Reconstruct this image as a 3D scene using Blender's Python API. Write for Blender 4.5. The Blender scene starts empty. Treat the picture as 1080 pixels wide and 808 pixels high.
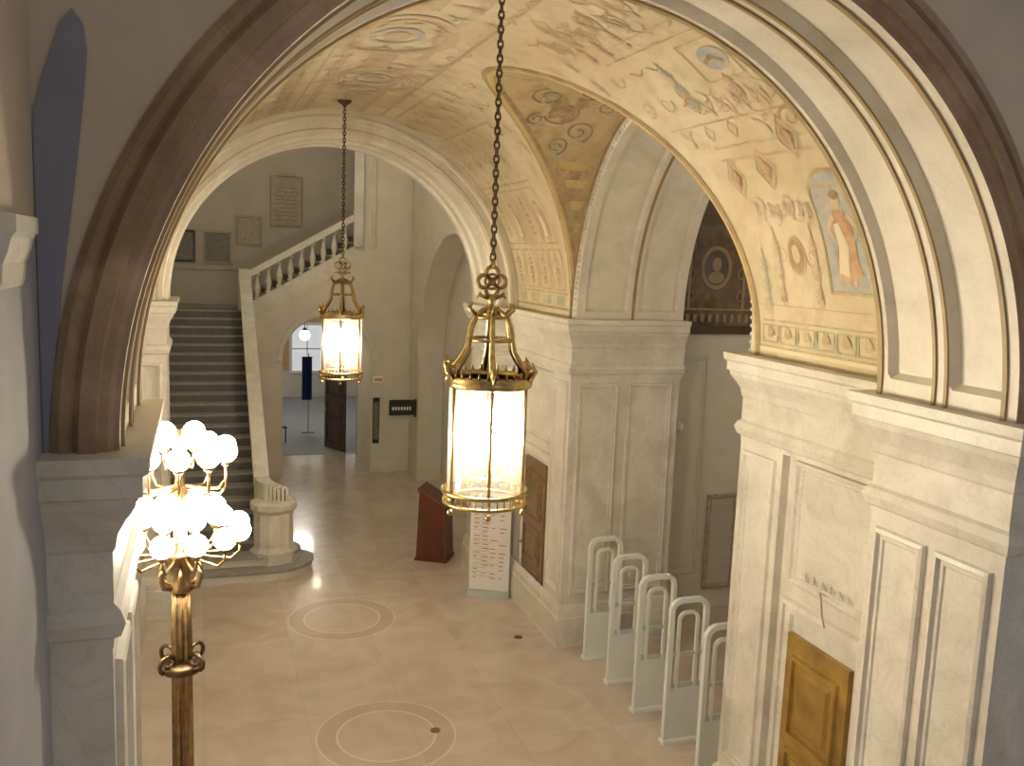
import bpy, math, random
from mathutils import Vector, Matrix
random.seed(7)
pi=math.pi
CX=1.985; ZS=4.69; R=2.85; RI=2.29; RF=2.42; YN0=3.8; YN1=4.9; YF0=13.86; YF1=15.0; YL=9.38; LA=2.2; LB=2.7
H=5.5
# ------------------------------------------------------------------ materials
def new_mat(name):
    m=bpy.data.materials.new(name); m.use_nodes=True
    nt=m.node_tree; b=nt.nodes['Principled BSDF']; return m,nt,b
def simple(name,col,rough=.5,metal=0,var=.12,scale=6,emis=None,es=0):
    m,nt,b=new_mat(name)
    tc=nt.nodes.new('ShaderNodeTexCoord'); n=nt.nodes.new('ShaderNodeTexNoise'); n.inputs['Scale'].default_value=scale; n.inputs['Detail'].default_value=6
    nt.links.new(tc.outputs['Object'],n.inputs['Vector'])
    r=nt.nodes.new('ShaderNodeValToRGB'); r.color_ramp.elements[0].position=.3; r.color_ramp.elements[1].position=.7
    r.color_ramp.elements[0].color=(*[c*(1-var) for c in col],1); r.color_ramp.elements[1].color=(*[min(1,c*(1+var*.6)) for c in col],1)
    nt.links.new(n.outputs['Fac'],r.inputs['Fac']); nt.links.new(r.outputs['Color'],b.inputs['Base Color'])
    b.inputs['Roughness'].default_value=rough; b.inputs['Metallic'].default_value=metal
    if emis:
        b.inputs['Emission Color'].default_value=(*emis,1); b.inputs['Emission Strength'].default_value=es
    return m
def paint(name,col,base=(.74,.62,.40),lo=.15,hi=.85):
    m,nt,b=new_mat(name); L=nt.links
    tc=nt.nodes.new('ShaderNodeTexCoord'); n=nt.nodes.new('ShaderNodeTexNoise'); n.inputs['Scale'].default_value=6; n.inputs['Detail'].default_value=9; n.inputs['Roughness'].default_value=.7
    L.new(tc.outputs['Object'],n.inputs['Vector'])
    mr=nt.nodes.new('ShaderNodeMapRange'); mr.inputs['From Min'].default_value=.36; mr.inputs['From Max'].default_value=.64; mr.inputs['To Min'].default_value=lo; mr.inputs['To Max'].default_value=hi
    L.new(n.outputs['Fac'],mr.inputs['Value'])
    mx=nt.nodes.new('ShaderNodeMixRGB'); L.new(mr.outputs[0],mx.inputs['Fac']); mx.inputs['Color1'].default_value=(*base,1); mx.inputs['Color2'].default_value=(*col,1)
    L.new(mx.outputs['Color'],b.inputs['Base Color']); b.inputs['Roughness'].default_value=.75; return m
def marble(name,c1,c2,rough=.4,vein=.25,vc=(.62,.56,.48)):
    m,nt,b=new_mat(name); L=nt.links
    tc=nt.nodes.new('ShaderNodeTexCoord')
    n=nt.nodes.new('ShaderNodeTexNoise'); n.inputs['Scale'].default_value=1.6; n.inputs['Detail'].default_value=9; n.inputs['Distortion'].default_value=1.2
    L.new(tc.outputs['Object'],n.inputs['Vector'])
    r=nt.nodes.new('ShaderNodeValToRGB'); r.color_ramp.elements[0].position=.32; r.color_ramp.elements[1].position=.66
    r.color_ramp.elements[0].color=(*c1,1); r.color_ramp.elements[1].color=(*c2,1)
    L.new(n.outputs['Fac'],r.inputs['Fac'])
    w=nt.nodes.new('ShaderNodeTexNoise'); w.inputs['Scale'].default_value=3.1; w.inputs['Detail'].default_value=10; w.inputs['Distortion'].default_value=2.4
    L.new(tc.outputs['Object'],w.inputs['Vector'])
    a=nt.nodes.new('ShaderNodeMath'); a.operation='SUBTRACT'; a.inputs[1].default_value=.5; L.new(w.outputs['Fac'],a.inputs[0])
    ab=nt.nodes.new('ShaderNodeMath'); ab.operation='ABSOLUTE'; L.new(a.outputs[0],ab.inputs[0])
    mr=nt.nodes.new('ShaderNodeMapRange'); mr.inputs['From Min'].default_value=0; mr.inputs['From Max'].default_value=.035; mr.inputs['To Min'].default_value=vein; mr.inputs['To Max'].default_value=0
    L.new(ab.outputs[0],mr.inputs['Value'])
    mx=nt.nodes.new('ShaderNodeMixRGB'); mx.blend_type='MULTIPLY'; L.new(mr.outputs[0],mx.inputs['Fac']); L.new(r.outputs['Color'],mx.inputs['Color1']); mx.inputs['Color2'].default_value=(*vc,1)
    L.new(mx.outputs['Color'],b.inputs['Base Color']); b.inputs['Roughness'].default_value=rough
    return m
M={}
M['stone']=marble('cream_marble',(.60,.57,.49),(.76,.73,.65),.42)
M['stone2']=marble('cream_marble_warm',(.64,.60,.49),(.77,.73,.62),.45,.15)
M['brown']=marble('tan_stone_arch',(.27,.18,.11),(.43,.31,.20),.4,.3)
M['tan']=simple('tan_line',(.36,.26,.12),.5)
M['gold']=simple('aged_brass',(.46,.34,.15),.28,1,.35,20)
M['postm']=simple('bronze_gilt',(.30,.20,.10),.3,1,.35,16)
M['bronze']=simple('dark_bronze',(.13,.09,.05),.35,1,.3,20)
M['plaster']=simple('cream_plaster',(.69,.65,.55),.7,0,.06,2)
M['plasterg']=simple('grey_plaster',(.47,.44,.38),.7,0,.08,2)
M['plastern']=simple('beige_plaster',(.56,.48,.38),.7,0,.1,2)
M['blue']=simple('blue_daylit_plaster',(.24,.25,.31),.7,0,.15,2)  # bluish daylight put into the plaster colour of the recess panel
M['bluel']=simple('pale_daylit_plaster',(.38,.39,.44),.6,0,.12,2)  # cool daylight on the left gallery wall, mixed into its base colour
M['gate']=simple('white_plastic',(.76,.79,.75),.35,0,.03)
M['gatein']=simple('grey_plastic',(.5,.55,.52),.4,0,.05)
M['red']=simple('oxblood_laminate',(.13,.035,.015),.35,0,.2)
M['black']=simple('black_frame',(.02,.02,.022),.4)
M['wood']=simple('dark_wood',(.08,.045,.025),.4,0,.3,10)
M['wood2']=simple('brown_oak',(.24,.15,.08),.4,0,.3,10)
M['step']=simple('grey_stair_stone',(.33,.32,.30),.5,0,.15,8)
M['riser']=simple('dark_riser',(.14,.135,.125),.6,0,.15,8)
M['white']=simple('paper_white',(.85,.85,.82),.6,0,.02)
M['redink']=simple('red_print',(.6,.12,.06),.6)
M['sign']=simple('sign_green_black',(.015,.03,.025),.4)
M['exit']=simple('exit_red',(.6,.04,.02),.4)
M['banner']=simple('blue_fabric',(.02,.04,.18),.7)
M['carpet']=simple('grey_carpet',(.36,.38,.40),.8)
M['orange']=simple('ochre_wall',(.60,.42,.18),.6)
M['plaque']=simple('bronze_plaque_metal',(.36,.30,.23),.5,.1,.2,12)
M['photo']=simple('print_tan',(.40,.36,.27),.5,0,.35,14)
M['photo2']=simple('print_grey',(.20,.19,.16),.5,0,.4,14)
M['drain']=simple('brass_drain',(.25,.18,.08),.4,.8)
M['door']=simple('golden_door',(.38,.235,.06),.28,.35,.35,4)
ST=('f_dark','f_brown','f_gold')
for k,c in dict(f_red=(.46,.22,.12),f_tan=(.46,.33,.17),f_brown=(.32,.20,.09),f_grn=(.37,.37,.25),f_blu=(.34,.38,.41),f_pink=(.53,.39,.28),f_skin=(.62,.46,.32),f_dark=(.17,.12,.08),f_cream=(.76,.70,.53),f_gold=(.54,.39,.14)).items():
    M[k]=paint('paint_'+k[2:],c,base=(.71,.61,.41),lo=.35 if k not in ST else .6,hi=.95)
M['m_tan']=simple('mural_tan',(.34,.26,.16),.7)
def emit(name,col,s):
    m,nt,b=new_mat(name); b.inputs['Base Color'].default_value=(*col,1); b.inputs['Emission Color'].default_value=(*col,1); b.inputs['Emission Strength'].default_value=s; return m
M['bulb']=emit('lit_bulb',(1,.88,.68),130)
M['globe']=emit('lit_globe',(1,.92,.78),34)
M['pend']=emit('pendant_glass',(1,.88,.66),4)
m,nt,b=new_mat('lantern_glass')
g=nt.nodes.new('ShaderNodeBsdfGlossy'); g.inputs['Roughness'].default_value=.05; t=nt.nodes.new('ShaderNodeBsdfTransparent'); t.inputs['Color'].default_value=(.97,.96,.92,1)
tr=nt.nodes.new('ShaderNodeBsdfTranslucent'); tr.inputs['Color'].default_value=(1,.95,.85,1)
lw=nt.nodes.new('ShaderNodeLayerWeight'); lw.inputs['Blend'].default_value=.3
mx=nt.nodes.new('ShaderNodeMixShader'); nt.links.new(lw.outputs['Facing'],mx.inputs['Fac']); nt.links.new(t.outputs[0],mx.inputs[1]); nt.links.new(g.outputs[0],mx.inputs[2])
mx2=nt.nodes.new('ShaderNodeMixShader'); mx2.inputs['Fac'].default_value=.045; nt.links.new(mx.outputs[0],mx2.inputs[1]); nt.links.new(tr.outputs[0],mx2.inputs[2])
nt.links.new(mx2.outputs[0],nt.nodes['Material Output'].inputs['Surface']); M['glass']=m
def fresco(name,c1,c2,c3):
    m,nt,b=new_mat(name); L=nt.links; tc=nt.nodes.new('ShaderNodeTexCoord')
    n=nt.nodes.new('ShaderNodeTexNoise'); n.inputs['Scale'].default_value=.9; n.inputs['Detail'].default_value=7; L.new(tc.outputs['Object'],n.inputs['Vector'])
    r=nt.nodes.new('ShaderNodeValToRGB'); e=r.color_ramp.elements; e[0].position=.3; e[0].color=(*c1,1); e[1].position=.62; e[1].color=(*c2,1)
    L.new(n.outputs['Fac'],r.inputs['Fac'])
    n2=nt.nodes.new('ShaderNodeTexNoise'); n2.inputs['Scale'].default_value=5; n2.inputs['Detail'].default_value=9; n2.inputs['Roughness'].default_value=.65; L.new(tc.outputs['Object'],n2.inputs['Vector'])
    mr=nt.nodes.new('ShaderNodeMapRange'); mr.inputs['From Min'].default_value=.46; mr.inputs['From Max'].default_value=.68; mr.inputs['To Max'].default_value=.6; L.new(n2.outputs['Fac'],mr.inputs['Value'])
    mx=nt.nodes.new('ShaderNodeMixRGB'); L.new(mr.outputs[0],mx.inputs['Fac']); L.new(r.outputs['Color'],mx.inputs['Color1']); mx.inputs['Color2'].default_value=(*c3,1)
    L.new(mx.outputs['Color'],b.inputs['Base Color']); b.inputs['Roughness'].default_value=.7; return m
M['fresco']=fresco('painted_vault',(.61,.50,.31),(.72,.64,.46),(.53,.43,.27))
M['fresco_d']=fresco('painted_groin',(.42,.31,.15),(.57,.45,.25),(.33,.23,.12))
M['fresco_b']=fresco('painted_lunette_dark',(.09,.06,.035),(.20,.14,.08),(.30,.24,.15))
# floor
m,nt,b=new_mat('polished_floor'); L=nt.links; tc=nt.nodes.new('ShaderNodeTexCoord')
bk=nt.nodes.new('ShaderNodeTexBrick'); bk.offset=.0; bk.inputs['Scale'].default_value=1; bk.inputs['Brick Width'].default_value=1.15; bk.inputs['Row Height'].default_value=1.15; bk.inputs['Mortar Size'].default_value=.004
bk.inputs['Color1'].default_value=(.58,.50,.42,1); bk.inputs['Color2'].default_value=(.65,.57,.49,1); bk.inputs['Mortar'].default_value=(.53,.45,.37,1)
L.new(tc.outputs['Object'],bk.inputs['Vector'])
n=nt.nodes.new('ShaderNodeTexNoise'); n.inputs['Scale'].default_value=1.3; n.inputs['Detail'].default_value=10; n.inputs['Distortion'].default_value=1.5; L.new(tc.outputs['Object'],n.inputs['Vector'])
r=nt.nodes.new('ShaderNodeValToRGB'); r.color_ramp.elements[0].position=.3; r.color_ramp.elements[1].position=.7; r.color_ramp.elements[0].color=(.84,.80,.76,1); r.color_ramp.elements[1].color=(1.0,1.0,1.0,1); L.new(n.outputs['Fac'],r.inputs['Fac'])
mu=nt.nodes.new('ShaderNodeMixRGB'); mu.blend_type='MULTIPLY'; mu.inputs['Fac'].default_value=1; L.new(bk.outputs['Color'],mu.inputs['Color1']); L.new(r.outputs['Color'],mu.inputs['Color2'])
col=mu.outputs['Color']
for cy in (6.18,9.7,13.2,3):
    d=nt.nodes.new('ShaderNodeVectorMath'); d.operation='DISTANCE'; L.new(tc.outputs['Object'],d.inputs[0]); d.inputs[1].default_value=(CX,cy,0)
    for rr,w,c,f in ((.30,.30,(.50,.41,.33,1),.40),(.68,.10,(.44,.34,.26,1),.45),(.56,.012,(.74,.67,.58,1),.6),(.79,.012,(.74,.67,.58,1),.5)):
        s=nt.nodes.new('ShaderNodeMath'); s.operation='SUBTRACT'; L.new(d.outputs['Value'],s.inputs[0]); s.inputs[1].default_value=rr
        a=nt.nodes.new('ShaderNodeMath'); a.operation='ABSOLUTE'; L.new(s.outputs[0],a.inputs[0])
        q=nt.nodes.new('ShaderNodeMath'); q.operation='LESS_THAN'; L.new(a.outputs[0],q.inputs[0]); q.inputs[1].default_value=w
        q2=nt.nodes.new('ShaderNodeMath'); q2.operation='MULTIPLY'; L.new(q.outputs[0],q2.inputs[0]); q2.inputs[1].default_value=f
        k=nt.nodes.new('ShaderNodeMixRGB'); L.new(q2.outputs[0],k.inputs['Fac']); L.new(col,k.inputs['Color1']); k.inputs['Color2'].default_value=c; col=k.outputs['Color']
L.new(col,b.inputs['Base Color']); b.inputs['Roughness'].default_value=.24; b.inputs['Coat Weight'].default_value=.4; b.inputs['Coat Roughness'].default_value=.08
M['floor']=m
# ------------------------------------------------------------------ geometry helpers
def obj(name,verts,faces,mat,parent=None,smooth=False):
    me=bpy.data.meshes.new(name); me.from_pydata([tuple(v) for v in verts],[],faces); me.update()
    if smooth:
        for p in me.polygons: p.use_smooth=True
    o=bpy.data.objects.new(name,me); bpy.context.collection.objects.link(o)
    if isinstance(mat,str): mat=M[mat]
    me.materials.append(mat)
    if parent: o.parent=parent
    return o
def empty(name,loc=(0,0,0)):
    e=bpy.data.objects.new(name,None); e.location=loc; bpy.context.collection.objects.link(e); return e
MOULD=((0,0),(.008,.03),(.035,.038),(.05,.012),(.075,.012),(.085,0))
class B:
    def __init__(s): s.v=[]; s.f=[]
    def add(s,v,f):
        o=len(s.v); s.v+= [tuple(q) for q in v]; s.f+=[tuple(i+o for i in q) for q in f]; return s
    def box(s,x0,x1,y0,y1,z0,z1,c=0):
        if c<=0:
            v=[(x,y,z) for z in (z0,z1) for y in (y0,y1) for x in (x0,x1)]
            return s.add(v,[(0,2,3,1),(4,5,7,6),(0,1,5,4),(2,6,7,3),(0,4,6,2),(1,3,7,5)])
        rings=[]
        for ins,z in ((0,z0),(0,z1-c),(c,z1)):
            a,b_,d,e=x0+ins,x1-ins,y0+ins,y1-ins
            rings.append([(a+c,d,z),(b_-c,d,z),(b_,d+c,z),(b_,e-c,z),(b_-c,e,z),(a+c,e,z),(a,e-c,z),(a,d+c,z)])
        v=sum(rings,[]); f=[]
        for k in range(2):
            for i in range(8): f.append((k*8+i,k*8+(i+1)%8,k*8+8+(i+1)%8,k*8+8+i))
        f.append(tuple(range(16,24))); f.append(tuple(range(7,-1,-1)))
        return s.add(v,f)
    def lathe(s,prof,c=(0,0,0),n=24,sx=1,flute=0,nf=12):
        v=[];f=[]
        for (r,z) in prof:
            for i in range(n):
                a=2*pi*i/n; rr=r*(1-flute*abs(math.cos(nf*a/2))) if flute else r
                v.append((c[0]+rr*math.cos(a)*sx,c[1]+rr*math.sin(a),c[2]+z))
        for k in range(len(prof)-1):
            for i in range(n): f.append((k*n+i,k*n+(i+1)%n,(k+1)*n+(i+1)%n,(k+1)*n+i))
        f.append(tuple(range(n-1,-1,-1))); f.append(tuple((len(prof)-1)*n+i for i in range(n)))
        return s.add(v,f)
    def tube(s,path,r,n=8,closed=False):
        P=[Vector(p) for p in path]; N=len(P); v=[];f=[]; up=None
        for i in range(N):
            if closed: t=(P[(i+1)%N]-P[i-1])
            else: t=P[min(i+1,N-1)]-P[max(i-1,0)]
            t.normalize()
            if up is None:
                up=Vector((0,0,1)) if abs(t.z)<.9 else Vector((1,0,0))
            u=(up-t*up.dot(t)).normalized(); w=t.cross(u); up=u
            rr=r[i] if isinstance(r,(list,tuple)) else r
            for k in range(n):
                a=2*pi*k/n; q=P[i]+(u*math.cos(a)+w*math.sin(a))*rr; v.append(tuple(q))
        for i in range(N if closed else N-1):
            j=(i+1)%N
            for k in range(n): f.append((i*n+k,i*n+(k+1)%n,j*n+(k+1)%n,j*n+k))
        if not closed: f.append(tuple(range(n-1,-1,-1))); f.append(tuple((N-1)*n+k for k in range(n)))
        return s.add(v,f)
    def sphere(s,c,r,n=14,m=9,sz=1):
        prof=[(max(r*math.sin(pi*k/m),r*.02),-r*math.cos(pi*k/m)*sz) for k in range(m+1)]
        return s.lathe(prof,c,n)
    def torus(s,c,R_,r,axis='z',n=20,m=6,sy=1.):
        path=[]
        for i in range(n):
            a=2*pi*i/n; x,y=R_*math.cos(a),R_*math.sin(a)*sy
            d={'z':(x,y,0),'x':(0,x,y),'y':(x,0,y)}[axis]; path.append((c[0]+d[0],c[1]+d[1],c[2]+d[2]))
        return s.tube(path,r,m,True)
    def prism(s,poly,axis,a0,a1):
        n=len(poly)
        def mk(p,a): return {'x':(a,p[0],p[1]),'y':(p[0],a,p[1]),'z':(p[0],p[1],a)}[axis]
        v=[mk(p,a0) for p in poly]+[mk(p,a1) for p in poly]
        f=[(i,(i+1)%n,n+(i+1)%n,n+i) for i in range(n)]+[tuple(range(n-1,-1,-1)),tuple(range(n,2*n))]
        return s.add(v,f)
    def frame(s,plane,d,u0,u1,v0,v1,prof=MOULD,sgn=-1):
        V=[];F=[]
        for i,h in prof:
            for (a,b_) in ((u0+i,v0+i),(u1-i,v0+i),(u1-i,v1-i),(u0+i,v1-i)):
                V.append((d+sgn*h,a,b_) if plane=='x' else (a,d+sgn*h,b_))
        for k in range(len(prof)-1):
            for i in range(4): F.append((k*4+i,k*4+(i+1)%4,k*4+4+(i+1)%4,k*4+4+i))
        return s.add(V,F)
    def out(s,name,mat,parent=None,smooth=False):
        return obj(name,s.v,s.f,mat,parent,smooth)
def arch_sweep(name,prof,mat,axis='y',c=(CX,ZS),a0=0,a1=pi,n=72,kz=None,parent=None):
    V=[];F=[];m=len(prof); angs=[a0+(a1-a0)*i/n for i in range(n+1)]
    for a in angs:
        for r,d in prof:
            u=c[0]+r*math.cos(a); z=c[1]+(r+ (LB-LA if kz else 0))*math.sin(a)
            V.append((u,d,z) if axis=='y' else (d,u,z))
    for i in range(n):
        for j in range(m-1): F.append((i*m+j,i*m+j+1,(i+1)*m+j+1,(i+1)*m+j))
    return obj(name,V,F,mat,parent)
def soffit(name,Rr,d0,d1,panels,mat,axis='y',c=(CX,ZS),depth=.05,e=.03,t0=.05,kz=False,n=64):
    ds=[d0]; 
    for p in panels: ds+= [p[0],p[0]+e,p[1]-e,p[1]]
    ds.append(d1)
    et=.015; ts=[0,t0,t0+et]+[t0+et+(pi-2*t0-2*et)*i/n for i in range(1,n)]+[pi-t0-et,pi-t0,pi]
    V=[];F=[];m=len(ds)
    for t in ts:
        for d in ds:
            ins=any(p[0]+e-1e-6<=d<=p[1]-e+1e-6 for p in panels) and t0+et-1e-6<=t<=pi-t0-et+1e-6
            r=Rr+(depth if ins else 0); u=c[0]+r*math.cos(t); z=c[1]+(r+(LB-LA if kz else 0))*math.sin(t)
            V.append((u,d,z) if axis=='y' else (d,u,z))
    for i in range(len(ts)-1):
        for j in range(m-1): F.append((i*m+j,i*m+j+1,(i+1)*m+j+1,(i+1)*m+j))
    return obj(name,V,F,mat)
def plate(name,y,c,Rr,u0,u1,zt,mat,axis='y',kz=False,n=72):
    V=[];F=[]
    for i in range(n+1):
        a=pi*i/n; cu,sz=math.cos(a),math.sin(a)
        r2=Rr+(LB-LA if kz else 0)
        p=(c[0]+Rr*cu,c[1]+r2*sz)
        L1=(u1-c[0])/cu if cu>1e-6 else ((u0-c[0])/cu if cu<-1e-6 else 1e9); L2=(zt-c[1])/sz if sz>1e-6 else 1e9
        L_=min(L1,L2); q=(c[0]+L_*cu,c[1]+L_*sz)
        for w in (p,q): V.append((w[0],y,w[1]) if axis=='y' else (y,w[0],w[1]))
    for i in range(n): F.append((2*i,2*i+1,2*i+3,2*i+2))
    vs=list(V); fs=list(F)
    for i in range(n):
        a,b_=vs[2*i+1],vs[2*i+3]; ua,ub=(a[0],b_[0]) if axis=='y' else (a[1],b_[1])
        if abs(ua-ub)>1e-5 and abs(a[2]-b_[2])>1e-5:
            cu=u1 if i<n/2 else u0; w=(cu,y,zt) if axis=='y' else (y,cu,zt)
            vs.append(w); fs.append((2*i+1,len(vs)-1,2*i+3))
    return obj(name,vs,fs,mat)
def plan_sweep(name,path,prof,mat,side=1,parent=None):
    n=len(path); V=[];F=[];m=len(prof)
    for i in range(n):
        p=Vector(path[i]).to_2d(); ns=[]
        if i>0: d=(Vector(path[i])-Vector(path[i-1])).to_2d().normalized(); ns.append(Vector((-d.y,d.x))*side)
        if i<n-1: d=(Vector(path[i+1])-Vector(path[i])).to_2d().normalized(); ns.append(Vector((-d.y,d.x))*side)
        if len(ns)==2: mm=(ns[0]+ns[1]); mm=mm/ (mm.length_squared/2) if mm.length>1e-6 else ns[0]
        else: mm=ns[0]
        for o_,z in prof:
            q=p+mm*o_; V.append((q.x,q.y,z))
    for i in range(n-1):
        for j in range(m-1): F.append((i*m+j,(i+1)*m+j,(i+1)*m+j+1,i*m+j+1))
    return obj(name,V,F,mat,parent)
CORN=[(0.004,3.88),(.006,3.92),(.035,3.94),(.055,4.0),(.035,4.05),(.008,4.07),(.008,4.28),(.02,4.30),(.03,4.36),(.06,4.42),(.10,4.48),(.11,4.52),(.13,4.53),(.13,4.61),(.155,4.63),(.16,4.69),(-.12,4.69)]
BASE=[(.0,.62),(.02,.6),(.05,.52),(.055,.44),(.07,.42),(.07,.02),(.075,0)]
mx_=lambda x:2*CX-x
B().box(-9,14,-4,36,-.2,0).out('floor','floor')
# ------------------------------------------------------------------ right & left masonry
PN=CX+RI+.04; PF=CX+RF+.03
def side(s):
    X=(lambda x:x) if s>0 else mx_
    nm='right' if s>0 else 'left'
    def bx(b,x0,x1,*a): 
        x0,x1=X(x0),X(x1); b.box(min(x0,x1),max(x0,x1),*a)
    b=B(); bx(b,PN,7.0,YN0,YN1,0,ZS-.005); bx(b,4.9,6.5,YN1,7.28,0,ZS-.01); bx(b,4.82,4.9,6.62,7.28,0,3.94); bx(b,4.82,4.9,YN1,5.15,0,3.94); bx(b,4.82,4.9,YN1,7.28,3.94,4.68)
    sg=-s
    for (a,c_) in ((3.87,4.30),(4.38,4.83)): b.frame('x',X(PN),a,c_,.75,3.8,sgn=sg)
    b.frame('x',X(4.82),6.70,7.2,.75,3.8,sgn=sg)
    b.frame('x',X(4.9),5.27,6.5,2.75,3.85,sgn=sg)
    b.frame('x',X(4.9),5.43,6.53,-.2,2.62,prof=((0,0),(.01,.05),(.05,.06),(.06,.035),(.12,.03),(.14,.0)),sgn=sg)
    b.out('wall_%s_near'%nm,'stone')
    b=B(); bx(b,PF,7.0,YF0,YF1,0,ZS-.005); bx(b,4.9,6.5,11.48,YF0,0,ZS-.01); bx(b,4.82,4.9,11.48,12.14,0,3.94); bx(b,4.82,4.9,13.6,YF0,0,3.94); bx(b,4.82,4.9,11.48,YF0,3.94,4.68)
    b.frame('x',X(4.82),11.56,12.06,.75,3.8,sgn=sg)
    b.frame('x',X(4.9),12.25,13.5,2.75,3.85,sgn=sg)
    b.frame('x',X(4.9),12.2,13.4,-.2,2.62,prof=((0,0),(.01,.05),(.05,.06),(.06,.035),(.12,.03),(.14,.0)),sgn=sg)
    for (a,c_) in ((4.92,5.55),(5.68,6.4)):
        u0,u1=sorted((X(a),X(c_))); b.frame('y',11.48,u0,u1,.75,3.8)
    u0,u1=sorted((X(PF+.06),X(4.80))); b.frame('y',YF0,u0,u1,.75,3.8)
    b.out('wall_%s_far'%nm,'stone')
    sd=-1 if s>0 else 1
    pn=[(6.55,7.28),(4.82,7.28),(4.82,YN1),(PN,YN1),(PN,YN0),(7.2,YN0)]
    pf=[(7.2,YF1),(PF,YF1),(PF,YF0),(4.82,YF0),(4.82,11.48),(6.55,11.48)]
    for i,p in enumerate((pn,pf)):
        pp=[(X(x),y) for x,y in p]
        plan_sweep('trim_cornice_%s_%d'%(nm,i+1),pp,CORN,'stone',side=sd)
        plan_sweep('baseboard_%s_%d'%(nm,i+1),pp,BASE,'stone',side=sd)
side(1); side(-1)
# ------------------------------------------------------------------ near arch
NI=[(2.53,YN0),(2.53,3.785),(2.50,3.765),(2.47,3.76),(2.455,3.78),(2.43,3.75),(2.37,3.745),(2.36,3.77),(2.33,3.775),(2.31,3.795),(RI,3.80)]
arch_sweep('trim_near_archivolt',NI,'brown')
soffit('arch_near_soffit',RI,YN0,YN1,[(3.90,4.30),(4.42,4.82)],'stone2',depth=.06)
for i,(y0,y1) in enumerate(((3.87,3.90),(4.30,4.325),(4.395,4.42),(4.86,4.90))):
    arch_sweep('trim_soffit_line_%d'%i,[(RI,y0),(RI-.014,y0),(RI-.014,y1),(RI,y1)],'tan')
plate('wall_near_arch',YN0,(CX,ZS),2.52,-4,8,9.5,'plastern')
plate('wall_near_arch_back',YN1,(CX,ZS),RI,-1.2,5.2,8.0,'plaster')
# ------------------------------------------------------------------ main vault
def groin_t(Y):
    d=(Y-YL)/LA
    return math.asin(LB/R*math.sqrt(1-d*d)) if abs(d)<1 else 0.
def vault():
    Ys=[YN1+(YL-LA-YN1)*i/12 for i in range(12)]+[YL-LA*math.cos(pi*i/60) for i in range(61)]+[YL+LA+(YF0-YL-LA)*i/12 for i in range(1,13)]
    V=[];F=[];n=64
    for Y in Ys:
        t=groin_t(Y)
        for k in range(n+1):
            a=t+(pi-2*t)*k/n; V.append((CX+R*math.cos(a),Y,ZS+R*math.sin(a)))
    for i in range(len(Ys)-1):
        for k in range(n): F.append((i*(n+1)+k,(i+1)*(n+1)+k,(i+1)*(n+1)+k+1,i*(n+1)+k+1))
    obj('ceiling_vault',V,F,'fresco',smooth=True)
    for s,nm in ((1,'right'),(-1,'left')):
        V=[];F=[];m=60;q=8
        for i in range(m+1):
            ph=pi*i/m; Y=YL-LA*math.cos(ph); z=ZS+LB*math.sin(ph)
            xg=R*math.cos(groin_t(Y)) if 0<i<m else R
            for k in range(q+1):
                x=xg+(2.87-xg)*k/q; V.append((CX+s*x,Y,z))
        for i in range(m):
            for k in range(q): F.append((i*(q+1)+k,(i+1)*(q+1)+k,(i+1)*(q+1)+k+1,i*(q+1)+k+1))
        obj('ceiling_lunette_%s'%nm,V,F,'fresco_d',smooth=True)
        for w_,mt,off2 in ((.10,'f_brown',.008),(.035,'f_gold',.012)):
            b=B()
            for i in range(m+1):
                ph=pi*i/m; Y=YL-LA*math.cos(ph); t=groin_t(Y) if 0<i<m else 0
                xg=R*math.cos(t)
                b.v.append((CX+s*(R-off2)*math.cos(t+w_*abs(math.sin(ph))/R),Y-math.cos(ph)*w_*.8,ZS+(R-off2)*math.sin(t+w_*abs(math.sin(ph))/R)))
                b.v.append((CX+s*(xg-off2),Y,ZS+LB*math.sin(ph)-off2))
                b.v.append((CX+s*min(xg+w_,2.87),YL-(LA-off2)*math.cos(ph),ZS+(LB-off2)*math.sin(ph)))
            for i in range(m):
                for k in range(2): b.f.append((3*i+k,3*i+k+1,3*i+4+k,3*i+3+k))
            b.out('trim_groin_%s_%s'%(nm,mt[2:]),mt)
vault()
def vp(Y,th,off=.007):
    a=math.radians(th); return (CX+(R-off)*math.cos(a),Y,ZS+(R-off)*math.sin(a))
def lp(ph,x,off=.007):
    a=math.radians(ph); return (CX+x,YL-(LA-off)*math.cos(a),ZS+(LB-off)*math.sin(a))
DEG=180/pi/R
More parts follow.
